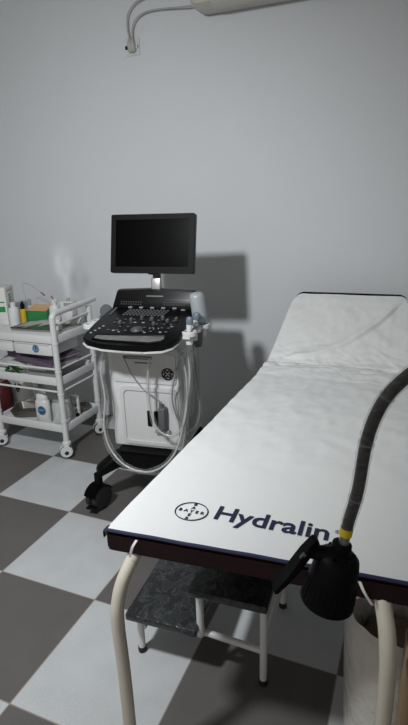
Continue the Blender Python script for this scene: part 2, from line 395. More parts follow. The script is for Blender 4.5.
lg = torus(.0395, .0014, seg=48, ts=6, sx=1.03, sy=.93)
for i, ch in enumerate('BAYER'):
    for vert in (0, 1):
        if vert and ch == 'Y': continue
        t_ = text_bm(ch, .0150, .0003); xs = [v.co.x for v in t_.verts]; cx = (max(xs)+min(xs))/2
        off = (i-2)*(.0152 if vert else .0142)
        pos = Vector((0, -off, 0)) if vert else Vector((off, 0, 0))
        join_into(lg, t_, Matrix.Translation(pos) @ Matrix.Translation((-cx, -.0048, 0)))
put_print('round_emblem', lg, (1.461, -1.202))
# elastic straps at the front corners
for pts in (((1.380, -1.332, ZT-.008), (1.372, -1.3405, ZT-.025), (1.362, -1.338, ZT-.056)), ((1.868, -1.292, ZT-.008), (1.880, -1.2985, ZT-.028), (1.896, -1.292, ZT-.058))):
    bm = bmesh.new(); P = spline(pts, 6); vs = [[bm.verts.new(q+Vector((dx, dx*.1, 0))-SO) for dx in (-.0032, .0032)] for q in P]
    for a in range(len(vs)-1): bm.faces.new((vs[a][0], vs[a][1], vs[a+1][1], vs[a+1][0]))
    obj('elastic_strap', bm, M['sheet'], sheet)

# ------------------------------------------------------------------ step stool
st = thing('step_stool', 'white tube two-step stool with black marbled treads under the bed', 'step stool', (1.388, -.858, 0), math.radians(3.5))
def stool_tread(x0, x1, y0, y1, z):
    bm = box((x1-x0, y1-y0, .026), ((x0+x1)/2, (y0+y1)/2, z-.013), .006)
    return bm
lo_t = obj('lower_tread', stool_tread(-.238, .00, -.223, .20, .198), M['marble'], st)
up_t = obj('upper_tread', stool_tread(-.018, .220, -.240, .20, .362), M['marble'], st)
for y in (-.165, .165):
    obj('side_frame', tube([(-.216, y, .0), (-.216, y, .135), (-.211, y, .16), (-.190, y, .168), (-.02, y, .168)], .0115, n=5), M['white_tube'], st)
    obj('side_frame', tube([(.002, y-(.02 if y < 0 else 0), .150), (.002, y-(.02 if y < 0 else 0), .29), (.007, y-(.02 if y < 0 else 0), .318), (.030, y, .328), (.180, y, .328), (.192, y, .318), (.195, y, .29), (.195, y, .0)], .0115, n=5), M['white_tube'], st)
    obj('rail', tube([(-.18, y, .160), (.195, y, .128)], .0105, smooth=False), M['white_tube'], st)
for x, z in ((-.205, .10), (.195, .13)): obj('cross_bar', tube([(x, -.165, z), (x, .165, z)], .009, smooth=False), M['white_tube'], st)
for x in (-.216, .195):
    for y in (-.165, .165): obj('rubber_foot', lathe([(.0135, 0), (.0145, .006), (.0135, .02)], loc=(x, y, 0), seg=14), M['rubber'], st)

# ------------------------------------------------------------------ ultrasound machine
us = thing('ultrasound_machine', 'white and black wheeled ultrasound machine with dark screen beside the trolley', 'ultrasound machine', (.765, -.10, 0), math.radians(7))
# base and casters
bs = prism([(-.13, -.18), (.13, -.18), (.15, -.12), (.15, .2), (-.15, .2), (-.15, -.12)], .19, .287, .01)
obj('base', bs, M['matte'], us)
for sx, sy in ((-1, -1), (1, -1), (-1, 1), (1, 1)):
    cx, cy = sx*.226, (-.225 if sy < 0 else .27)
    y0 = -.10 if sy < 0 else .15
    ab = bmesh.new(); P = [Vector((sx*.08, y0, .245)), Vector((sx*.15, y0+(cy-y0)*.55, .240)), Vector((sx*.213, cy+.012*-sy, .200)), Vector((cx, cy, .188))]
    rings = []
    for i, (q, hw, hh) in enumerate(zip(P, (.035, .034, .031, .028), (.045, .036, .026, .022))):
        tdir = (P[min(i+1, 3)]-P[max(i-1, 0)]); tdir.z = 0; tdir.normalize(); sd = Vector((-tdir.y, tdir.x, 0))
        rings.append([ab.verts.new(q+sd*a*hw+Vector((0, 0, b*hh))) for a, b in ((-1, -1), (1, -1), (1, .7), (.7, 1), (-.7, 1), (-1, .7))])
    for i in range(3):
        for k in range(6): ab.faces.new((rings[i][k], rings[i][(k+1) % 6], rings[i+1][(k+1) % 6], rings[i+1][k]))
    ab.faces.new(rings[0][::-1]); ab.faces.new(rings[-1])
    bmesh.ops.bevel(ab, geom=ab.edges[:], offset=.004, segments=2, affect='EDGES')
    arm = obj('base_arm', ab, M['matte'], us)
    stem = lathe([(.02, .12), (.02, .18)], loc=(cx, cy, 0), seg=16)
    cs = obj('caster', stem, M['matte'], us)
    ax = rot('Z', 18*sx) @ rot('Y', 90)
    for off in (-.021, .021):
        c = Vector((cx, cy-.012, .062))+ax @ Vector((0, 0, off))
        obj('wheel', lathe([(.010, -.014), (.036, -.015), (.052, -.0145), (.060, -.010), (.062, -.003), (.062, .003), (.060, .010), (.052, .0145), (.036, .015), (.010, .014)], loc=c, rot=ax, seg=32), M['rubber'], cs)
    hood = bmesh.new(); hp = []
    for i in range(9):
        a = math.radians(20+140*i/8); hp.append([ax @ Vector((-math.sin(a)*.067, math.cos(a)*.067, dz)) for dz in (-.037, .037)])
    vs = [[hood.verts.new(Vector((cx, cy-.012, .062))+q) for q in r] for r in hp]
    for i in range(8): hood.faces.new((vs[i][0], vs[i][1], vs[i+1][1], vs[i+1][0]))
    bmesh.ops.solidify(hood, geom=hood.faces[:], thickness=.004)
    obj('hood', hood, M['matte'], cs)
    obj('brake_lever', box((.045, .035, .012), (cx-.005, cy-.082, .040), .004, rot('X', -14)), M['matte'], cs)
# body shell
bd = prism([(-.174, -.11), (.170, -.11), (.182, -.09), (.182, .19), (-.184, .19), (-.184, -.09)], .285, .79, .008)
body = obj('body', bd, M['white_abs'], us)
obj('side_panel', box((.014, .22, .42), (.186, .055, .53), .005), M['grey'], us)
pn = bmesh.new()
def rrect(x0, x1, z0, z1, r, n=5):
    out = []
    for cx_, cz_, a0 in ((x1-r, z1-r, 0), (x0+r, z1-r, 90), (x0+r, z0+r, 180), (x1-r, z0+r, 270)):
        for i in range(n+1):
            a = math.radians(a0+90*i/n); out.append((cx_+r*math.cos(a), cz_+r*math.sin(a)))
    return out
def plate_y(out, y0, y1, bev=0):
    bm = prism(out, 0, 1); 
    for v in bm.verts: v.co = Vector((v.co.x, y0 if v.co.z < .5 else y1, v.co.y))
    if bev: bmesh.ops.bevel(bm, geom=bm.edges[:], offset=bev, segments=2, affect='EDGES')
    return bm
obj('upper_panel', plate_y(rrect(-.155, .160, .625, .772, .012), -.110, -.1165, .0015), M['panel'], us)
# raised frame around the pocket
fo, fi = rrect(-.125, .165, .305, .605, .03), rrect(-.108, .148, .322, .585, .022)
fb = bmesh.new(); y0, y1, y2 = -.108, -.118, -.1105
A = [fb.verts.new((x, y0, z)) for x, z in fo]; Bv = [fb.verts.new((x, y1, z)) for x, z in fo]
C_ = [fb.verts.new((x, y1, z)) for x, z in fi]; D_ = [fb.verts.new((x, y2, z)) for x, z in fi]; n = len(fo)
for k in range(n):
    q = (k+1) % n
    fb.faces.new((A[k], A[q], Bv[q], Bv[k])); fb.faces.new((Bv[k], Bv[q], C_[q], C_[k])); fb.faces.new((C_[k], C_[q], D_[q], D_[k]))
fb.faces.new(D_)
obj('front_pocket', fb, M['panel'], us)
lb = obj('label_strip', plate_y(rrect(-.095, .048, .742, .758, .003), -.1165, -.1185), M['midgrey'], us)
obj('label_text', plate_y(rrect(-.075, .030, .747, .7525, .001), -.1185, -.1192), M['keyl'], lb)
obj('label_strip', plate_y(rrect(-.04, .045, .722, .728, .002), -.1165, -.118), M['midgrey'], us)
# round monogram emblem
eb = torus(.027, .0030, (.122, -.118, .677), rot('X', 90), seg=36, ts=6)
for i in range(4):
    a = math.radians(45+90*i); c = Vector((.122+.0115*math.cos(a), -.118, .677+.0115*math.sin(a)))
    pts = [c+Vector((.0075*math.cos(a+math.radians(d)), 0, .0075*math.sin(a+math.radians(d)))) for d in (-150, -90, -30, 30, 90, 150)]
    add_tube(eb, pts, .0028, seg=6, n=3)
for i in range(8):
    a = PI/8+PI/4*i; add_tube(eb, [(.122+.021*math.cos(a), -.118, .677+.021*math.sin(a)), (.122+.026*math.cos(a+.3), -.118, .677+.026*math.sin(a+.3))], .0018, seg=5, smooth=False)
obj('round_emblem', eb, M['black'], us)
# probe ports and a grey connector
for x in (.018, .052):
    obj('port', plate_y(rrect(x-.011, x+.011, .405, .485, .004), -.1105, -.116, .001), M['matte'], us)
cn = obj('connector', box((.034, .040, .125), (.092, -.134, .455), .007, rot('Y', 2), 3), M['midgrey'], us)
obj('connector_base', box((.075, .02, .014), (.085, -.125, .388), .003), M['grey'], cn)
obj('strain_relief', tube([(.088, -.135, .515), (.086, -.136, .545)], [.011, .006], smooth=False), M['midgrey'], cn)
obj('latch', box((.012, .01, .02), (.098, -.158, .40), .002), M['black'], cn)
# console
def cz(x, y): return .878+(y+.28)*.24
outl = [(-.200, .055), (-.207, -.05), (-.212, -.15), (-.216, -.235), (-.206, -.275), (-.172, -.303), (-.10, -.320), (0, -.328), (.10, -.327), (.172, -.316), (.208, -.287), (.224, -.245), (.226, -.15), (.222, -.05), (.214, .055)]
con = obj('console', prism(outl, lambda x, y: cz(x, y)-.024, cz, .005), M['black'], us)
rim = [(x*1.003, y*1.003-.001) for x, y in outl]
obj('console_tray', prism(rim, lambda x, y: cz(x, y)-.032, lambda x, y: cz(x, y)-.0248, .006), M['white_abs'], us)
obj('column', box((.24, .22, .10), (.0, .01, .80), .02), M['grey'], us)
# palm rest slot with grey plastic film in it
TS = math.atan(.25); RS = Matrix.Rotation(TS, 3, 'X')
def on_con(x, y, h=0): return Vector((x, y, cz(x, y)+h))
pr = prism([(-.150, -.250), (.158, -.238), (.166, -.255), (.150, -.286), (.10, -.296), (-.10, -.290), (-.150, -.278)], lambda x, y: cz(x, y)-.004, lambda x, y: cz(x, y)+.0012)
obj('palm_rest', pr, mat('grey_palm_film', (.17, .17, .165), .18, var=.35, scale=30, bump=.6, bscale=40), us)
pb = bmesh.new()
for a in ((-.155, -.246, .163, -.234), (-.155, -.284, -.10, -.296), (-.10, -.296, .11, -.302), (.11, -.302, .160, -.285)):
    add_tube(pb, [on_con(a[0], a[1], .002), on_con(a[2], a[3], .002)], .0045, seg=8, smooth=False)
obj('palm_rest_edge', pb, M['black'], us)
# back panel with vents
pbm = bmesh.new()
sec = [(.020, 0), (.030, .010), (.046, .052), (.060, .086), (.075, .092), (.115, .090), (.125, .06), (.125, .0)]
R0 = [pbm.verts.new((-.200+(.016 if z > .05 else 0)*1.0, y, cz(0, .03)-.012+z)) for y, z in sec]
R1 = [pbm.verts.new((.214-(.012 if z > .05 else 0)*1.0, y, cz(0, .03)-.012+z)) for y, z in sec]
mid = [pbm.verts.new((.007, y, cz(0, .03)-.012+z+(.008 if z > .084 else 0))) for y, z in sec]
for Ra, Rb in ((R0, mid), (mid, R1)):
    for k in range(len(sec)-1): pbm.faces.new((Ra[k], Ra[k+1], Rb[k+1], Rb[k]))
    pbm.faces.new((Ra[-1], Ra[0], Rb[0], Rb[-1]))
pbm.faces.new(R0); pbm.faces.new(R1[::-1])
bmesh.ops.bevel(pbm, geom=pbm.edges[:], offset=.003, segments=2, affect='EDGES')
bp_ = obj('back_panel', pbm, M['black'], us)
for side in (-1, 1):
    vb = bmesh.new()
    for i in range(9):
        for j in range(2): add_box(vb, (.006, .003, .0042), (.007+side*(.060+i*.0125), .0355+j*.0036, cz(0, .03)+.017+j*.010), .0006)
    obj('vent_grille', vb, M['midgrey'], bp_)
obj('nameplate', box((.085, .0016, .0065), (.015, .0503, cz(0, .03)+.055), 0, rot('X', -22)), M['key'], bp_)
# keys, one mesh per bank
def keys(name, lst, m, h=.005, single_=False):
    bm = bmesh.new()
    for x, y, wx, wy in lst:
        add_box(bm, (wx, wy, h), on_con(x, y, h/2), .0012, RS, 1)
        if not single_: obj(name, bm, m, us); bm = bmesh.new()
    if single_: return obj(name, bm, m, us)
    bm.free()
kb = []
for r in range(4):
    for i in range(12): kb.append((-.094-r*.004+i*.0172, .004-r*.0175, .0118, .0112))
keys('keyboard', kb, M['key'], .005, True)
keys('function_key', [(-.105+i*.056, .030, .020, .010) for i in range(5)], M['keyl'], .006)
keys('function_key', [(.165, .018, .022, .008), (-.165, -.19, .012, .007), (-.175, -.212, .012, .007), (-.185, -.234, .012, .007), (-.155, -.168, .012, .007)], M['keyl'], .004)
keys('control_key', [(x+random.uniform(-.003, .003), y, .013, .007) for y in (-.095, -.13, -.165, -.2) for x in (-.115, -.075, -.035, .045, .085, .125, .155) if random.random() < .8], M['key'], .004)
keys('marked_key', [(-.02, -.122, .014, .006), (.02, -.122, .014, .006), (.07, -.172, .006, .006), (.09, -.178, .006, .006), (.11, -.172, .006, .006), (.13, -.205, .014, .005), (-.09, -.205, .014, .006), (-.06, -.215, .010, .006), (.165, -.15, .014, .005), (.06, -.212, .012, .005)], M['keyl'], .0045)
sl = bmesh.new()
for i in range(6): add_box(sl, (.012, .007, .004), on_con(-.175, .02-i*.0135, .002), .001, RS, 1)
obj('slider_bank', sl, M['midgrey'], us)
obj('trackball', lathe([(.021*math.cos(a), .021*math.sin(a)*.6) for a in [PI/2*i/8*.98 for i in range(9)]], loc=on_con(.012, -.185, 0), rot=RS), M['key'], us)
obj('trackball_ring', torus(.024, .003, on_con(.012, -.185, .001), RS), M['midgrey'], us)
for i, (x, y, r) in enumerate(((-.088, -.135, .010), (-.045, -.105, .0085), (.0, -.085, .0085), (.05, -.090, .010), (.10, -.080, .009), (.130, -.105, .009), (.165, -.085, .008), (.075, -.135, .009))):
    kn = obj('knob', lathe([(r, 0), (r, .010), (r*.85, .013)], loc=on_con(x, y), rot=RS, seg=18), M['key'], us)
    obj('pointer', box((.002, r*1.4, .001), on_con(x, y, .0136), 0, RS), M['keyl'], kn)
# monitor
obj('monitor_neck', tube([(.012, .105, 1.015), (.012, .105, 1.05), (.012, .100, 1.16)], .020, smooth=False, seg=16), M['midgrey'], us)
obj('neck_cover', box((.048, .020, .058), (.016, .079, 1.062), .006, rot('X', -8), 3), M['silver'], us)
MC = Vector((.014, .062, 1.250))
mon = obj('monitor', box((.410, .034, .262), MC+Vector((0, .012, 0)), .006, None, 3), M['black'], us)
fo, fi = rrect(-.205, .205, -.131, .131, .008), rrect(-.180, .180, -.103, .107, .002)
fb = bmesh.new(); A = [fb.verts.new((x, -.006, z)) for x, z in fo]; Bv = [fb.verts.new((x, -.011, z)) for x, z in fo]; C_ = [fb.verts.new((x, -.011, z)) for x, z in fi]; D_ = [fb.verts.new((x, -.0065, z)) for x, z in fi]
n = len(fo)
for k in range(n):
    q = (k+1) % n; fb.faces.new((A[k], A[q], Bv[q], Bv[k])); fb.faces.new((Bv[k], Bv[q], C_[q], C_[k])); fb.faces.new((C_[k], C_[q], D_[q], D_[k]))
bmesh.ops.translate(fb, vec=MC, verts=fb.verts[:])
obj('bezel', fb, M['matte'], mon)
obj('screen', box((.360, .002, .210), MC+Vector((0, -.0062, .002))), M['screen'], mon, smooth=False)
mon.matrix_basis = Matrix.Translation(MC) @ Matrix.Rotation(math.radians(-13), 4, 'X') @ Matrix.Diagonal((1, 1, 1.03, 1)) @ Matrix.Translation(-MC)
obj('hinge', box((.05, .03, .05), (.012, .090, 1.14), .006), M['black'], mon)
# probe holders
def ring_plate(cx_, cy_, r0, r1, z, h, sxx=1):
    return lathe([(r1, -h/2), (r0, -h/2), (r0+.002, -h/2), (r0+.002, h/2), (r0, h/2), (r1, h/2), (r1, -h/2)], loc=(cx_, cy_, z), capb=False, capt=False, sx=sxx)
def holder(cx_, cy_, r0, r1, z, name='probe_holder', cup=.05):
    bm = bmesh.new(); add_lathe(bm, [(r1*.9, 0), (r0, -.004), (r0+.004, -.010), (r0+.004, .006), (r0, .010), (r1, .008), (r1*.9, -cup), (r1*.5, -cup*1.05)], loc=(cx_, cy_, z), capb=False, capt=True, seg=28)
    return obj(name, bm, M['white_abs'], us)
for cx_, cy_ in ((-.262, -.085), (-.262, -.005)): holder(cx_, cy_, .033, .020, .886)
obj('holder_bracket', box((.06, .15, .012), (-.232, -.045, .872), .005), M['white_abs'], us)
obj('cable_hook', lathe([(.034, -.004), (.036, 0), (.034, .004)], loc=(-.272, .105, .915), rot=rot('X', 80) @ rot('Y', 0), sy=1.0), M['midgrey'], us)
obj('hook_arm', box((.075, .014, .014), (-.232, .108, .893), .004), M['grey'], us)
for cx_, cy_, r0 in ((.248, -.165, .031), (.250, -.095, .028), (.262, -.015, .036)): holder(cx_, cy_, r0, r0-.013, .890)
obj('holder_bracket', box((.06, .23, .012), (.232, -.085, .874), .005), M['white_abs'], us)
obj('holder_cup', lathe([(.020, -.085), (.026, -.06), (.028, -.01)], loc=(.250, -.055, .885)), M['midgrey'], us)
# cables in clear plastic sleeves, hanging in loops
from mathutils import Quaternion
def mloc(px, py, v):
    """a point of the machine's own frame seen at photo position: used once to lay the cables out in 3D"""
    d = fw*508.9+r2*(px-204)-u2*(py-362.5)
    th = math.radians(7); Vv = Vector((-math.sin(th), math.cos(th), 0)); Uu = Vector((math.cos(th), math.sin(th), 0)); O = Vector((.765, -.10, 0))
    t = (v-Vv.dot(CAM-O))/Vv.dot(d); P = CAM+d*t-O
    return Vector((P.dot(Uu), P.dot(Vv), P.z))
loops = [
    ([(104, 352, -.20), (101, 372, -.20), (105, 398, -.20), (104, 425, -.21), (110, 448, -.22), (126, 466, -.23), (148, 472, -.23), (166, 464, -.22), (178, 446, -.20), (185, 415, -.18), (189, 380, -.16), (190, 352, -.14)], .0048, .0120, 'cablep'),
    ([(150, 358, -.20), (148, 378, -.19), (150, 408, -.18), (157, 428, -.19), (170, 436, -.19), (182, 428, -.19), (187, 405, -.18), (186, 375, -.17), (182, 356, -.18)], .0040, .0085, 'cablep'),
    ([(193, 345, -.10), (196, 372, -.10), (199, 398, -.10), (200, 412, -.11), (196, 426, -.12), (186, 434, -.13), (178, 420, -.14), (172, 398, -.15), (176, 372, -.16), (183, 352, -.14)], .0035, .0080, 'cable'),
    ([(186, 345, -.16), (190, 375, -.17), (187, 410, -.17), (184, 440, -.18), (180, 458, -.19)], .0038, .0090, 'cablep'),
    ([(124, 358, -.15), (132, 375, -.14), (144, 390, -.14), (156, 398, -.15), (162, 404, -.16)], .0022, None, 'cable'),
]
for pts, r, rsl, mm in loops:
    P = [mloc(*q) for q in pts]
    c = obj('cable', tube(P, r, seg=8, n=6), M[mm], us)
    if rsl:
        n_ = len(spline(P, 6)); rr = [rsl*1.35*(1+.45*noise.noise(Vector((i*.35, r*999, 0)))) for i in range(n_)]
        obj('plastic_sleeve', tube(P, rr, seg=10, n=6, cap=False), M['film'], c)
# loose clear plastic film hanging at the right side
fb = bmesh.new(); vs = []
for i in range(18):
    z = .80-i*.020; row = []
    for j in range(9):
        a = j/8; row.append(fb.verts.new((.196+.022*math.sin(a*PI)+.012*noise.noise(Vector((i*.3, j*.6, 0))), -.16+a*.20+.010*noise.noise(Vector((i*.2, j*.5, 5))), z)))
    vs.append(row)
for i in range(17):
    for j in range(8): fb.faces.new((vs[i][j], vs[i][j+1], vs[i+1][j+1], vs[i+1][j]))
obj('plastic_film', fb, M['film'], us)

# things in the holders
UO, UR = Vector((.765, -.10, 0)), Matrix.Rotation(math.radians(7), 3, 'Z')
def uw(p): return UO+UR @ Vector(p)
g = thing('gel_bottle', 'cloudy blue-grey gel bottle standing upside down in the right holder', 'bottle', uw((.262, -.015, .872)), math.radians(7))
g.scale = (1.12, 1.12, 1.0)
gr_ = rot('Y', -5) @ rot('X', 4)
obj('bottle_body', lathe([(.010, .0), (.016, .022), (.029, .040), (.0305, .05), (.0305, .152), (.028, .163), (.020, .170)], rot=gr_), M['gel'], g)
obj('nozzle', lathe([(.005, -.02), (.009, -.004), (.010, .0)], rot=gr_), M['blue'], g)
def probe(at, tilt, label):
    p = thing('ultrasound_probe', label, 'probe', uw(at), math.radians(7), 'probes in the right holders')
    R_ = rot('Y', tilt) @ rot('X', -6)
    obj('probe_handle', lathe([(.006, -.045), (.010, -.02), (.012, .012), (.0145, .026)], rot=R_, seg=18, sy=.8), M['white_abs'], p)
    obj('probe_head', lathe([(.0145, .026), (.0165, .036), (.0165, .052), (.012, .060)], rot=R_, seg=18, sy=.75), M['blue'], p)
probe((.248, -.165, .900), 4, 'small probe with blue-grey head, nearest the console front edge')
probe((.250, -.095, .906), 16, 'small probe with blue-grey head leaning against the gel bottle')

# ------------------------------------------------------------------ trolley
TX0, TX1, TY0, TY1 = -.398, .094, .02, .365
tr = thing('medical_trolley', 'white three-tier medical trolley on casters by the wall', 'trolley', ((TX0+TX1)/2, (TY0+TY1)/2, 0))
TO = Vector(((TX0+TX1)/2, (TY0+TY1)/2, 0)); hw, hd = (TX1-TX0)/2, (TY1-TY0)/2
for sx in (-1, 1):
    for sy in (-1, 1):
        post = tube([(sx*hw, sy*hd, .10), (sx*hw, sy*hd, .70), (sx*hw, sy*hd, .85 if sx > 0 else .748)], .0170, smooth=False, seg=16)
        for z in (.235, .40, .535, .70): add_lathe(post, [(.0170, -.005), (.0196, -.004), (.0196, .004), (.0170, .005)], loc=(sx*hw, sy*hd, z), seg=16)
        po = obj('post', post, M['white_tube'], tr)
        cs = obj('caster', lathe([(.010, .078), (.020, .080), (.026, .086), (.026, .100), (.018, .108)], loc=(sx*hw, sy*hd, 0), seg=18), M['white_abs'], tr)
        ang = -48+12*(sy > 0); ax = rot('Z', ang) @ rot('Y', 90); ctr = Vector((sx*hw, sy*hd-.010, .037))
        for off in (-.016, .016):
            obj('fork_cheek', lathe([(.004, -.0025), (.034, -.003), (.036, 0), (.034, .003), (.004, .0025)], loc=ctr+ax @ Vector((0, 0, off*1.35))+Vector((0, 0, .012)), rot=ax, seg=24), M['white_abs'], cs)
        obj('wheel', lathe([(.006, -.013), (.031, -.014), (.0365, -.009), (.037, 0), (.0365, .009), (.031, .014), (.006, .013)], loc=ctr, rot=ax, seg=28), M['rubber'], cs)
        obj('hub_cap', lathe([(.011, -.0255), (.013, -.024), (.013, .024), (.011, .0255)], loc=ctr+Vector((0, 0, .004)), rot=ax, seg=18), M['rubber'], cs)
        obj('fork_top', box((.046, .030, .018), ctr+Vector((0, .006, .046)), .006, rot('Z', ang)), M['white_abs'], cs)
def tray(name, z0, z1, zs):
    bm = bmesh.new(); t = .012
    add_box(bm, (2*hw+.018, 2*hd+.018, .010), (0, 0, zs-.005), .002)
    h = z1-z0; zc = (z0+z1)/2
    add_box(bm, (2*hw+.02, t, h), (0, -hd-.004, zc), .004); add_box(bm, (2*hw+.02, t, h), (0, hd+.004, zc), .004)
    add_box(bm, (t, 2*hd+.02, h), (-hw-.004, 0, zc), .004); add_box(bm, (t, 2*hd+.02, h), (hw+.004, 0, zc), .004)
    return obj(name, bm, M['white_abs'], tr)
tray('shelf', .698, .744, .738); tray('shelf', .452, .500, .470); tray('shelf', .160, .208, .176)
for z in (.548, .412):
    rb_ = bmesh.new()
    add_tube(rb_, [(-hw, -hd, z), (hw, -hd, z)], .0065, smooth=False)
    obj('guard_rail', rb_, M['white_tube'], tr)
    for sx in (-1, 1): obj('guard_rail', tube([(sx*hw, -hd, z), (sx*hw, hd, z)], .0065, smooth=False), M['white_tube'], tr)
for sx in (1,):
    obj('push_handle', tube([(sx*hw, -hd, .82), (sx*hw, -hd+.004, .850), (sx*hw, -hd+.022, .864), (sx*hw, -hd+.06, .868), (sx*hw+.004, hd-.02, .880), (sx*hw+.006, hd+.055, .886)], .0175, seg=16), M['white_tube'], tr)
    obj('side_rail', tube([(sx*hw, -hd, .800), (sx*hw, hd, .812)], .0075, smooth=False), M['white_tube'], tr)
for x0, x1, z0, z1 in ((-hw+.03, -.065, .628, .696), (-.050, hw-.030, .622, .696)):
    dr = box((x1-x0, .245, z1-z0), ((x0+x1)/2, -hd+.125, (z0+z1)/2), .006)
    d = obj('drawer', dr, M['white_abs'], tr)
    obj('drawer_lip', box(((x1-x0)*.9, .008, .010), ((x0+x1)/2, -hd+.001, z1-.007), .003), M['panel'], d)
    if x0 > -.06:
        sb_ = lathe([(.001, 0), (.024, 0), (.024, .001), (.001, .001)], loc=(.105, -hd+.002, .660), rot=rot('X', 90), seg=28)
        s1 = obj('round_sticker', sb_, M['pblue'], d)
        eb = torus(.0175, .0026, (.105, -hd+.0005, .660), rot('X', 90), seg=24, ts=5); add_box(eb, (.006, .001, .026), (.105, -hd+.0005, .660)); add_box(eb, (.018, .001, .005), (.105, -hd+.0005, .664))
        obj('sticker_mark', eb, M['label'], s1)

# ---- things on the top tier (z .738)
ZS = .738
def single(name, bm, m, label, cat, loc=(0, 0, 0), rz=0, group=None):
    o = obj(name, bm, m); o.location = loc; o.rotation_euler.z = rz; return tag(o, label, cat, group)
cb = thing('carton', 'tall white carton with green print, standing at the left trolley end', 'carton', (-.452, .243, ZS), math.radians(22))
cb.scale = (1.5, 1.35, 1.88)
obj('carton_body', box((.060, .100, .122), (0, 0, .061), .001), M['carton'], cb)
gb = bmesh.new()
for i, z in enumerate((.094, .086, .078, .070)): add_box(gb, (.001, .028-.004*(i % 2), .0042), (.0302, -.002, z))
for y in (-.028, -.02): add_box(gb, (.001, .003, .055), (.0302, y, .038))
obj('green_print', gb, M['green'], cb)
obj('green_print', box((.026, .001, .018), (.010, -.0502, .052)), M['green'], cb); obj('green_print', box((.03, .001, .004), (.008, -.0502, .075)), M['green'], cb)
gb = bmesh.new(); add_box(gb, (.001, .07, .003), (.0302, 0, .110)); obj('grey_line', gb, M['grey'], cb)
wb = thing('white_bottle', 'plain white bottle with short neck in front of the white carton', 'bottle', (-.352, .215, ZS))
wb.scale = (1.75, 1.75, 1.80)
obj('bottle_body', lathe([(.017, 0), (.0185, .004), (.0185, .050), (.016, .058), (.009, .062), (.008, .068)], sx=1), M['white_abs'], wb)
obj('bottle_cap', lathe([(.009, .066), (.009, .076), (.007, .078)]), M['white_abs'], wb)
yb = thing('yellow_bottle', 'slim yellow bottle with a tall black cap beside the green box', 'bottle', (-.322, .262, ZS))
yb.scale = (1.35, 1.35, 1.55)
obj('bottle_body', lathe([(.0125, 0), (.0135, .004), (.0135, .055), (.009, .060)]), M['yellow'], yb)
obj('bottle_cap', lathe([(.010, .058), (.010, .078), (.006, .082), (.0055, .088), (.004, .090)]), M['black'], yb)
tb_ = thing('vial', 'small clear vial with grey cap behind the yellow bottle', 'vial', (-.338, .345, ZS))
tb_.scale = (1.6, 1.3, 1.75)
obj('vial_body', lathe([(.010, 0), (.010, .052), (.007, .058)]), M['glass'], tb_)
obj('vial_cap', lathe([(.0085, .056), (.0085, .076), (.006, .078)]), M['grey'], tb_)
gx = thing('green_box', 'open green cardboard box with tan flaps behind the instrument tray', 'box', (-.245, .318, ZS), math.radians(6))
gx.scale = (1.75, 1.2, 1.72)
gbm = bmesh.new()
for sz, lc in (((.082, .002, .046), (0, -.025, .023)), ((.082, .002, .046), (0, .025, .023)), ((.002, .05, .046), (-.04, 0, .023)), ((.002, .05, .046), (.04, 0, .023)), ((.082, .05, .002), (0, 0, .001))): add_box(gbm, sz, lc)
obj('box_body', gbm, M['green'], gx, smooth=False)
obj('box_flap', box((.082, .030, .0016), (0, -.012, .049), 0, rot('X', 12)), M['tan'], gx, smooth=False)
obj('box_flap', box((.082, .030, .0016), (0, .030, .053), 0, rot('X', 25)), M['tan'], gx, smooth=False)
obj('white_stripe', box((.055, .0012, .009), (.006, -.0265, .026), 0, rot('Y', -10)), M['leaf'], gx, smooth=False)
ty = thing('instrument_tray', 'shallow dark-edged steel tray at the trolley front edge', 'tray', (-.135, .180, ZS), math.radians(3))
ty.scale = (1.05, 1.1, 1)
tm = bmesh.new(); add_box(tm, (.27, .15, .003), (0, 0, .0015))
for sz, lc in (((.27, .003, .014), (0, -.075, .007)), ((.27, .003, .014), (0, .075, .007)), ((.003, .15, .014), (-.135, 0, .007)), ((.003, .15, .014), (.135, 0, .007))): add_box(tm, sz, lc, .001)
obj('tray_pan', tm, M['steel'], ty)
obj('tray_rim', tube([(-.137, -.077, .0145), (.137, -.077, .0145), (.137, .077, .0145), (-.137, .077, .0145), (-.137, -.077, .0145)], .0022, smooth=False, seg=6), M['rubber'], ty)
for i, (x, y, a, l, lab) in enumerate(((-.195, .165, 16, .17, 'long white sterile sachet lying at the left of the steel tray'), (-.135, .175, 24, .19, 'long white sterile sachet lying slantwise across the steel tray'), (-.050, .165, 20, .13, 'short white sterile sachet near the trolley handle'))):
    bm = bmesh.new(); G = [[bm.verts.new((l*(u/8-.5), .058*(v/4-.5), .014*math.sin(PI*v/4)*math.sin(PI*min(1, max(0, u/8)))+.0015*noise.noise(Vector((u*.7, v*.8, i))))) for v in range(5)] for u in range(9)]
    for u in range(8):
        for v in range(4): bm.faces.new((G[u][v], G[u+1][v], G[u+1][v+1], G[u][v+1]))
    bmesh.ops.solidify(bm, geom=bm.faces[:], thickness=.003)
    o = single('sachet', bm, M['paper'], lab, 'sachet', (x, y, ZS+.026+i*.006), math.radians(a), 'sachets on the steel tray'); o.rotation_euler.y = math.radians(-11)
wr = thing('guide_wire', 'thin flexible wire with a dark red tip curving up beside the carton', 'wire', (-.340, .290, ZS))
wr.scale = (1.75, 1.2, 1.9)
obj('wire', tube([(.01, .04, .0), (-.012, .045, .07), (-.02, .05, .120), (.02, .045, .118), (.070, .04, .092)], .0009, seg=6), M['grey'], wr)
obj('wire_tip', tube([(.062, .041, .098), (.078, .039, .088)], [.0018, .0028], smooth=False, seg=8), M['redtip'], wr)
cl = thing('clear_bottle', 'cloudy white squeeze bottle standing behind the trolley handle', 'bottle', (-.100, .295, ZS))
cl.scale = (1.65, 1.65, 1.8)
obj('bottle_body', lathe([(.020, 0), (.022, .005), (.022, .055), (.018, .066), (.010, .070), (.010, .076)]), M['white_abs'], cl)
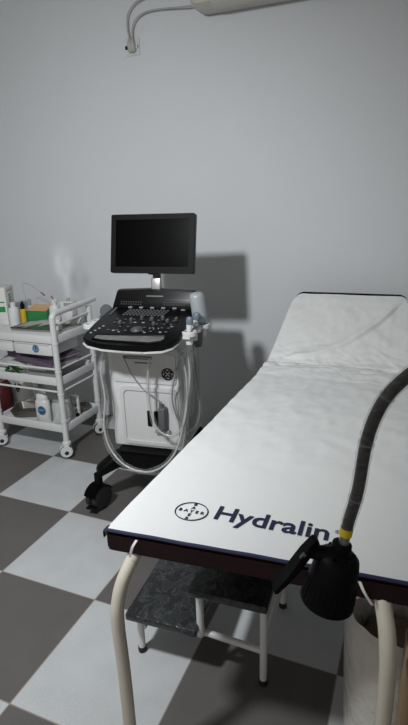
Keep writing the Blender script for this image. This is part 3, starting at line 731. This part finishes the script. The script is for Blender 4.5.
obj('bottle_cap', lathe([(.0115, .074), (.0115, .086), (.008, .089)]), M['white_abs'], cl)
sw = thing('swab_stick', 'thin stick with a red tip leaning on the small white box', 'stick', (-.028, .268, ZS))
sw.scale = (1.4, 1.4, 1.62)
obj('stick', tube([(.022, .0, .003), (-.045, .0, .105)], .0012, smooth=False, seg=6), M['paper'], sw)
obj('stick_tip', tube([(-.041, .0, .099), (-.049, .0, .111)], [.0022, .0030], smooth=False, seg=8), M['redtip'], sw)
wx = thing('small_white_box', 'small white box with a grey top below the pale light patch', 'box', (-.012, .315, ZS), math.radians(4))
wx.scale = (1.55, 1.55, 2.15)
obj('box_body', box((.052, .040, .068), (0, 0, .034), .003), M['carton'], wx)
obj('grey_face', box((.034, .0015, .022), (.008, -.0205, .054), 0), M['grey'], wx, smooth=False)
obj('grey_top', lathe([(.007, .068), (.006, .076)]), M['grey'], wx)
single('folded_paper', box((.034, .020, .046), (0, 0, .023), .002, rot('X', -14)), M['paper'], 'folded white paper standing behind the side rail of the trolley', 'paper', (.010, .165, ZS), math.radians(10)).scale = (1.4, 1.2, 1.35)
rl = single('tissue_roll', lathe([(.010, -.03), (.026, -.03), (.026, .03), (.010, .03)], rot=rot('Y', 90)), M['paper'], 'white tissue roll at the far right corner of the top tier', 'roll', (.036, .330, ZS+.026), math.radians(10))
# scattering volume that stands in for light reflected onto the wall
def light_patch_mat():
    m = bpy.data.materials.new('pale_light_patch'); m.use_nodes = True; nt = m.node_tree; L = nt.links.new
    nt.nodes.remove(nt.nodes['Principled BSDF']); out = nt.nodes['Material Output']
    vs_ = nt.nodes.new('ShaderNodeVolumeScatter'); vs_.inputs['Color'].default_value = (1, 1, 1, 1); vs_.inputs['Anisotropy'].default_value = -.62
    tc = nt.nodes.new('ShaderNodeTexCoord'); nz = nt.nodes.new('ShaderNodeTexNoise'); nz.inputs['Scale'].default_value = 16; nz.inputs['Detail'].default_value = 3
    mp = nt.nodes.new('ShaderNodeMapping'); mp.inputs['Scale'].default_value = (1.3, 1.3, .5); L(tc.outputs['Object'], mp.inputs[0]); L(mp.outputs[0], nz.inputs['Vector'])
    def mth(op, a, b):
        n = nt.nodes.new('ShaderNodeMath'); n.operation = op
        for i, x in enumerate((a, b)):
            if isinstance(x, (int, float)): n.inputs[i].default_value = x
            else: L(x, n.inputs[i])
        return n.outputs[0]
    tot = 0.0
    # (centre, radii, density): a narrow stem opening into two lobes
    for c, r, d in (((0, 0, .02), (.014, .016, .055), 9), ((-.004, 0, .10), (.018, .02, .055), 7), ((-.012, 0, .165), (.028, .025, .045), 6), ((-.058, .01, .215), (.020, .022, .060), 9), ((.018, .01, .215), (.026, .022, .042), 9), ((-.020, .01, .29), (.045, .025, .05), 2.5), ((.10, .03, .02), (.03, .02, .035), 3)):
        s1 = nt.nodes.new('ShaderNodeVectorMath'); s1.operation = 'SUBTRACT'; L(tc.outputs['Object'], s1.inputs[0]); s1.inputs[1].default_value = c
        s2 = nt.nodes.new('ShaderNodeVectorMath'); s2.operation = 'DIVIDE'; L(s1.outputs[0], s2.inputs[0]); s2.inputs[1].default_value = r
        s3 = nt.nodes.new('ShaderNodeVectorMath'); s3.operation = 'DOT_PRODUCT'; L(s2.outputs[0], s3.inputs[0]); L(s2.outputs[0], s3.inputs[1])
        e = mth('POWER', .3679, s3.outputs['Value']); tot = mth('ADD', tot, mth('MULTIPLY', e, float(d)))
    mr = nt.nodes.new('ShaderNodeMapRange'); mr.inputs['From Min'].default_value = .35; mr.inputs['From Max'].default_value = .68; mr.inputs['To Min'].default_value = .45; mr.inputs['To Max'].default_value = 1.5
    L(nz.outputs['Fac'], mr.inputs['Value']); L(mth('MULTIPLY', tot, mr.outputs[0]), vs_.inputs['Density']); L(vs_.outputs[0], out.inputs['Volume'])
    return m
mi = single('light_patch_volume', box((.40, .12, .44), (0, .01, .18)), light_patch_mat(), 'faint white volume added as the reflected light patch above the small white box', 'light patch', (-.010, .315, ZS+.150)); mi['kind'] = 'stuff'  # added volume, its density lobes shaped like the bright patch on the wall

# ---- middle tier (z .470)
ZM = .470
def book(loc, rz, sz, label):
    b = thing('book', label, 'book', loc, rz, 'books on the middle tier'); b.rotation_euler.y = math.radians(3.5)
    obj('pages', box((sz[0]-.006, sz[1]-.006, sz[2]-.006), (0, 0, sz[2]/2)), M['pages'], b, smooth=False)
    cv_ = bmesh.new(); add_box(cv_, (sz[0], sz[1], .003), (0, 0, .0015)); add_box(cv_, (sz[0], sz[1], .003), (0, 0, sz[2]-.0015)); add_box(cv_, (sz[0], .003, sz[2]), (0, -sz[1]/2, sz[2]/2))
    obj('cover', cv_, M['purple'], b, smooth=False)
single('paper_stack', box((.17, .20, .050), (0, 0, .025), .003), M['paper'], 'stack of white papers at the left of the middle tier', 'papers', (-.300, .240, ZM), math.radians(3))
single('document_box', box((.21, .25, .074), (0, 0, .037), .003), M['grey'], 'flat grey document box under the mauve books', 'box', (-.070, .200, ZM), math.radians(-2))
book((-.125, .165, ZM+.082), math.radians(-13), (.42, .20, .034), 'thick mauve book lying on the grey document box')
book((-.075, .185, ZM+.1175), math.radians(-9), (.30, .19, .018), 'thin mauve book, topmost of the middle tier stack')
lf = bmesh.new()
for i in range(26):
    a = random.uniform(0, 2*PI); c = Vector((random.uniform(-.045, .045), random.uniform(-.012, .012), random.uniform(.0, .028))); l = random.uniform(.012, .03)
    d = Vector((math.cos(a)*l, math.sin(a)*l*.4, random.uniform(-.004, .012))); s_ = Vector((0, .003, .003))
    v_ = [lf.verts.new(c-d), lf.verts.new(c+s_*1.3), lf.verts.new(c+d), lf.verts.new(c-s_*1.3)]; lf.faces.new(v_)
bmesh.ops.solidify(lf, geom=lf.faces[:], thickness=.0012)
single('leafy_sprig', lf, M['leaf'], 'green leafy sprig lying at the front of the middle tier', 'plant', (-.285, .075, ZM+.006)).scale = (1.5, 1.6, 1.5)
single('paper_packet', box((.10, .028, .030), (0, 0, .015), .006), M['paper'], 'crumpled white packet beside the green sprig', 'packet', (-.390, .070, ZM), math.radians(4)).scale = (1.1, 1.2, 1.3)

# ---- bottom tier (z .176)
ZB = .176
cb = thing('cleanser_bottle', 'white rounded bottle with round blue label on the bottom tier', 'bottle', (-.105, .085, ZB))
cb.scale = (1.26, 1.2, 1.31)
obj('bottle_body', lathe([(.036, 0), (.040, .006), (.040, .085), (.037, .105), (.031, .112)], sy=.7), M['white_abs'], cb)
obj('bottle_cap', lathe([(.031, .112), (.0315, .118), (.029, .135), (.020, .145), (.010, .147)], sy=.72), M['white_abs'], cb)
obj('round_label', plate_y(rrect(-.010, .032, .045, .087, .0208, 8), -.0262, -.0292), M['label'], cb)
obj('label_band', plate_y(rrect(-.006, .028, .066, .071, .002), -.0292, -.0298), M['pblue'], cb)
def jar(loc, r, h, label):
    j = thing('glass_jar', label, 'jar', loc, 0, 'glass jars on the bottom tier')
    obj('jar_wall', lathe([(r*.9, 0), (r, .004), (r, h*.85), (r*.85, h*.93), (r*.9, h), (r*.86, h), (r*.8, h*.93), (r*.94, h*.84), (r*.94, .008), (.002, .006)], capt=False), M['glass'], j)
    return j
jar((-.008, .105, ZB), .038, .140, 'clear glass jar beside the white bottle on the bottom tier')
jar((-.022, .195, ZB), .036, .125, 'clear glass jar behind the front one on the bottom tier')
fp = thing('steel_clamp', 'pale steel clamp standing by the glass jars', 'clamp', (.030, .225, ZB))
fp.scale = (1.2, 1.2, 1.35)
fbm = bmesh.new(); add_box(fbm, (.010, .014, .105), (.016, 0, .0525), .002); add_box(fbm, (.052, .010, .010), (-.004, 0, .100), .002); add_box(fbm, (.044, .008, .008), (0, 0, .040), .002)
obj('clamp_frame', fbm, M['white_abs'], fp)
obj('clamp_screw', tube([(-.026, 0, .10), (-.026, 0, .02)], .004, smooth=False), M['steel'], fp)
obj('clamp_knob', lathe([(.009, 0), (.010, .004), (.009, .010)], loc=(.018, -.012, .012), rot=rot('X', 90)), M['black'], fp)
br = single('steel_bowl', lathe([(.020, 0), (.038, .010), (.046, .026), (.044, .026), (.036, .012), (.002, .004)], capt=False), M['dsteel'], 'shallow tarnished steel bowl at the back right of the bottom tier', 'bowl', (.015, .310, ZB)).scale = (1.1, 1.1, 1.5)
kd = bmesh.new()
oa = [(x*1, y) for x, y in rrect(-.115, .115, -.075, .075, .03)]; ob = rrect(-.098, .098, -.06, .06, .025); n = len(oa)
r_ = [[kd.verts.new((x, y, z)) for x, y in o_] for o_, z in ((ob, 0), (oa, .042), ([(x*.975, y*.965) for x, y in oa], .042), ([(x*.97, y*.96) for x, y in ob], .003))]
for a in range(3):
    for k in range(n): kd.faces.new((r_[a][k], r_[a][(k+1) % n], r_[a+1][(k+1) % n], r_[a+1][k]))
kd.faces.new(r_[0][::-1]); kd.faces.new(r_[3])
single('steel_basin', kd, M['dsteel'], 'rectangular tarnished steel basin at the left of the bottom tier', 'basin', (-.272, .170, ZB), math.radians(24)).scale = (1.0, 1.25, 1.1)
# behind the trolley
rb = bmesh.new(); prof = [(.10, 0), (.125, .03), (.130, .14), (.12, .24), (.09, .31), (.05, .345), (.055, .37)]
add_lathe(rb, prof, seg=40)
for v in rb.verts:
    k = 1+.14*noise.noise(v.co*9); v.co.x *= k; v.co.y *= k*.8
single('rubbish_bag', rb, M['red'], 'tied dark red plastic bag on the floor behind the trolley', 'bag', (-.865, .465, 0)).scale = (1, 1, .8)
pt = thing('plastic_canister', 'white canister with black swirl print behind the trolley', 'canister', (-.645, .535, 0))
pt.scale = (.8, .8, .62)
obj('canister_body', lathe([(.085, 0), (.088, .01), (.088, .36), (.08, .385), (.05, .40)]), M['white_abs'], pt)
sw_ = bmesh.new()
for k, (a0, z0) in enumerate(((-2.2, .335), (-2.0, .300), (-1.85, .345))):
    P = []
    for i in range(9):
        a = a0+.09*i; P.append((.0885*math.cos(a), .0885*math.sin(a), z0+.028*math.sin(i*.8+k*2)))
    add_tube(sw_, P, .006, seg=6, n=3)
obj('black_swirls', sw_, M['black'], pt)

# ------------------------------------------------------------------ waste bin with liner
bn_ = thing('waste_bin', 'round whitish waste bin lined with clear plastic under the bed', 'bin', (1.952, -1.035, 0))
bn_.scale = (.90, .90, 1.02)
obj('bin_body', lathe([(.105, 0), (.110, .005), (.130, .375), (.134, .385), (.128, .385), (.122, .372), (.104, .010), (.002, .008)], capt=False, seg=48), M['bin'], bn_)
lb_ = bmesh.new(); prof = [(.098, .02), (.118, .30), (.126, .40), (.134, .418), (.141, .405), (.141, .33), (.138, .25), (.133, .15), (.128, .03)]
add_lathe(lb_, prof, seg=72, capb=False, capt=False)
for v in lb_.verts:
    a = math.atan2(v.co.y, v.co.x); k = 1+.018*noise.noise(Vector((math.cos(a)*4, math.sin(a)*4, v.co.z*3)))+.012*noise.noise(Vector((math.cos(a)*11, math.sin(a)*11, v.co.z*2)))
    k = max(k, 1.0) if v.co.z < .39 and math.hypot(v.co.x, v.co.y) > .127 else k
    v.co.x *= k; v.co.y *= k; v.co.z += .010*noise.noise(Vector((math.cos(a)*3, math.sin(a)*3, 8)))*(v.co.z > .3)
obj('bin_liner', lb_, M['liner'], bn_)
wp = bmesh.new(); bmesh.ops.create_icosphere(wp, subdivisions=4, radius=.095)
for v in wp.verts:
    v.co *= 1+.16*noise.noise(v.co*16)+.08*noise.noise(v.co*38); v.co.z = v.co.z*.55+.285
single('waste_paper', wp, M['trash'], 'crumpled brown paper inside the lined bin', 'paper', (1.952, -1.035, 0)).scale = (.9, .9, 1.06)
cx_ = thing('cardboard_box', 'narrow brown cardboard box behind the right bed leg', 'box', (2.085, -1.215, 0), math.radians(2))
obj('box_body', box((.23, .10, .50), (0, 0, .25), .003), M['card'], cx_)
obj('packing_tape', box((.05, .102, .002), (0, 0, .501)), M['tan'], cx_, smooth=False)

# ------------------------------------------------------------------ gooseneck lamp
gl = thing('gooseneck_lamp', 'black gooseneck examination lamp in clear plastic hanging over the bed foot', 'lamp', (2.26, -1.62, 0))
GO = Vector((2.26, -1.62, 0))
def G_(*p): return Vector(p)-GO
NK = [(1.8530, -1.50, .926), (1.8575, -1.50, .962), (1.868, -1.50, 1.021), (1.8745, -1.50, 1.095), (1.886, -1.502, 1.145), (1.905, -1.505, 1.184), (1.94, -1.512, 1.222), (2.00, -1.525, 1.255), (2.09, -1.55, 1.262), (2.18, -1.585, 1.215), (2.235, -1.61, 1.12), (2.26, -1.62, .98)]
P = spline([G_(*p) for p in NK], 8)
obj('neck', tube(P[6:], .0088, smooth=False, seg=14), M['black'], gl)
rr = [.0112*(1+.10*noise.noise(Vector((i*.6, 0, 0)))+.14*noise.noise(Vector((i*1.7, 4, 0)))) for i in range(len(P)-7)]
obj('neck_wrap', tube(P[7:], rr, smooth=False, seg=14, cap=False), M['filmk'], gl)
for i in (14, 24, 37, 47): obj('wrap_tie', tube([P[i], P[i]+(P[i+1]-P[i])*.35], .0119, smooth=False, seg=14), M['film'], gl)
dn = (P[0]-P[6]).normalized()
obj('yellow_tape', tube([P[3]*.5+P[4]*.5, P[6]*.5+P[7]*.5], .0097, smooth=False, seg=16), M['tape'], gl)
obj('coupling', tube([P[0]+dn*.012, P[4]], .0078, smooth=False, seg=16), M['steel'], gl)
# head: axis leans to the left going down
TOPH = G_(1.851, -1.50, .924); AX = Vector((-.17, -.03, -1)).normalized()
HQ = Vector((0, 0, -1)).rotation_difference(AX).to_matrix()
hp = [(.0120, .002), (.0148, .000), (.0155, -.006), (.0148, -.012), (.0142, -.015), (.025, -.019), (.0320, -.026), (.0345, -.038), (.0370, -.060), (.0395, -.082), (.0415, -.101), (.0425, -.108), (.0410, -.109), (.038, -.101), (.033, -.068), (.010, -.045)]
hd_ = obj('lamp_head', lathe(hp, loc=TOPH, rot=HQ, seg=44, capt=True), M['matte'], gl)
rb_ = bmesh.new()
for i in range(30):
    a = 2*PI*i/30
    e = [TOPH+HQ @ Vector((r*math.cos(a), r*math.sin(a), z)) for r, z in ((.0378, -.066), (.0395, -.083), (.0413, -.101))]
    add_tube(rb_, e, .0011, seg=5, smooth=False)
obj('cooling_ribs', rb_, M['matte'], hd_)
sc = bmesh.new()
for i in range(6):
    a = 2*PI*i/6+.3; add_lathe(sc, [(.0035, -.002), (.0035, .002)], loc=TOPH+HQ @ Vector((.0215*math.cos(a), .0215*math.sin(a), -.0185)), rot=HQ, seg=10)
obj('screws', sc, M['black'], hd_)
obj('lens', lathe([(.002, -.090), (.035, -.090)], loc=TOPH, rot=HQ, seg=32, capb=False, capt=False), M['grey'], hd_)
hb = bmesh.new()
# flat handle standing off on the left, slanting down and out
hpts = [G_(1.814, -1.512, .932), G_(1.799, -1.518, .908), G_(1.784, -1.524, .882), G_(1.769, -1.530, .858), G_(1.755, -1.535, .837)]
wd = [.010, .0130, .0140, .0130, .0105]; th_ = [.0052, .0060, .0055, .0045, .0035]
rings = []
nv = Vector((-.62, -.35, .45)).normalized()
for i, q in enumerate(hpts):
    t_ = (hpts[min(i+1, 4)]-hpts[max(i-1, 0)]).normalized(); sd = t_.cross(nv).normalized(); nn = sd.cross(t_)
    rings.append([hb.verts.new(q+sd*a*wd[i]+nn*b*th_[i]) for a, b in ((-1, -1), (1, -1), (1, 1), (-1, 1))])
for i in range(4):
    for k in range(4): hb.faces.new((rings[i][k], rings[i][(k+1) % 4], rings[i+1][(k+1) % 4], rings[i+1][k]))
hb.faces.new(rings[0][::-1]); hb.faces.new(rings[-1])
bmesh.ops.bevel(hb, geom=hb.edges[:], offset=.0022, segments=2, affect='EDGES')
hh = obj('handle', hb, M['matte'], gl)
obj('handle_bracket', tube([G_(1.845, -1.502, .900), G_(1.825, -1.508, .905), G_(1.803, -1.516, .908)], [.017, .013, .009], n=4), M['matte'], gl)
obj('switch', box((.008, .004, .012), G_(1.798, -1.528, .907), .001, rot('Y', 30)), M['midgrey'], hh)
# pole and foot (outside the frame, carry the neck)
obj('pole', tube([(0, 0, .05), (0, 0, .99)], .011, smooth=False), M['steel'], gl)
obj('pole_collar', lathe([(.015, .93), (.016, .94), (.016, .985), (.012, .995)]), M['matte'], gl)
ft = bmesh.new(); add_lathe(ft, [(.03, .03), (.03, .06), (.016, .075)])
for i in range(5):
    a = 2*PI*i/5+.2; add_tube(ft, [(0, 0, .045), (.12*math.cos(a), .12*math.sin(a), .035), (.17*math.cos(a), .17*math.sin(a), .018)], [.014, .011, .008], n=3)
    add_lathe(ft, [(.012, 0), (.013, .006), (.010, .016)], loc=(.17*math.cos(a), .17*math.sin(a), 0), seg=12)
obj('star_foot', ft, M['matte'], gl)

# ------------------------------------------------------------------ wall outlet, plugs, leads, air conditioner
ou = thing('wall_outlet', 'square white wall outlet with two plugs high on the wall', 'outlet', (.350, WY, 2.259))
obj('outlet_plate', plate_y(rrect(-.046, .046, -.043, .043, .006), 0, -.007, .0015), M['plate'], ou)
for x in (-.030, .026): obj('socket_slot', plate_y(rrect(x-.013, x+.013, -.010, .008, .002), -.007, -.009), M['matte'], ou)
obj('socket_rim', plate_y(rrect(.022, .036, -.012, .010, .005), -.007, -.012, .001), M['white_abs'], ou)
def lead(name, pts, plug, label):
    t = thing(name, label, 'cord', (.350, WY, 2.259), 0, 'power leads of the air conditioner')
    o_ = Vector((.350, WY, 2.259))
    obj('cord', tube([Vector(p)-o_ for p in pts], .0044, seg=10, n=8), M['plugp'], t)
    a = Vector(pts[0])-o_
    obj('plug', tube([a+Vector((.002, .010, -.058)), a+Vector((.0, .004, -.045)), a+Vector((0, -.002, -.02)), a+Vector((0, 0, .012))], [.013, .016, .013, .006], n=4, seg=14), M['plugp'], t)
lead('power_lead', [(.345, WY-.022, 2.292), (.339, WY-.026, 2.345), (.345, WY-.03, 2.40), (.372, WY-.03, 2.437), (.42, WY-.03, 2.463), (.52, WY-.03, 2.475), (.66, WY-.04, 2.462), (.80, WY-.05, 2.44)], False, 'upper grey lead arching from the outlet out of the picture')
lead('power_lead', [(.363, WY-.022, 2.292), (.366, WY-.026, 2.330), (.384, WY-.03, 2.368), (.425, WY-.03, 2.396), (.49, WY-.03, 2.407), (.60, WY-.035, 2.400), (.70, WY-.05, 2.388), (.80, WY-.06, 2.385)], False, 'lower grey lead curving from the outlet to the air conditioner')
ac = thing('air_conditioner', 'beige wall air conditioner cut off by the top of the photo', 'air conditioner', (1.20, WY, 2.335))
sec = [(0, .015), (-.06, .0), (-.15, .000), (-.185, .012), (-.202, .045), (-.205, .10), (-.200, .25), (-.18, .285), (-.12, .30), (0, .30)]
ab = bmesh.new(); xs = [(-.425, .86), (-.415, .94), (-.395, .985), (-.37, 1), (.37, 1), (.395, .985), (.415, .94), (.425, .86)]
rg = [[ab.verts.new((x, y*k, .15+(z-.15)*k)) for y, z in sec] for x, k in xs]; n = len(sec)
for a in range(len(xs)-1):
    for k in range(n): ab.faces.new((rg[a][k], rg[a][(k+1) % n], rg[a+1][(k+1) % n], rg[a+1][k]))
ab.faces.new(rg[0]); ab.faces.new(rg[-1][::-1])
obj('case', ab, M['beige'], ac)
obj('air_flap', box((.66, .055, .006), (.02, -.155, .000), .002, rot('X', -18)), M['beige'], ac)
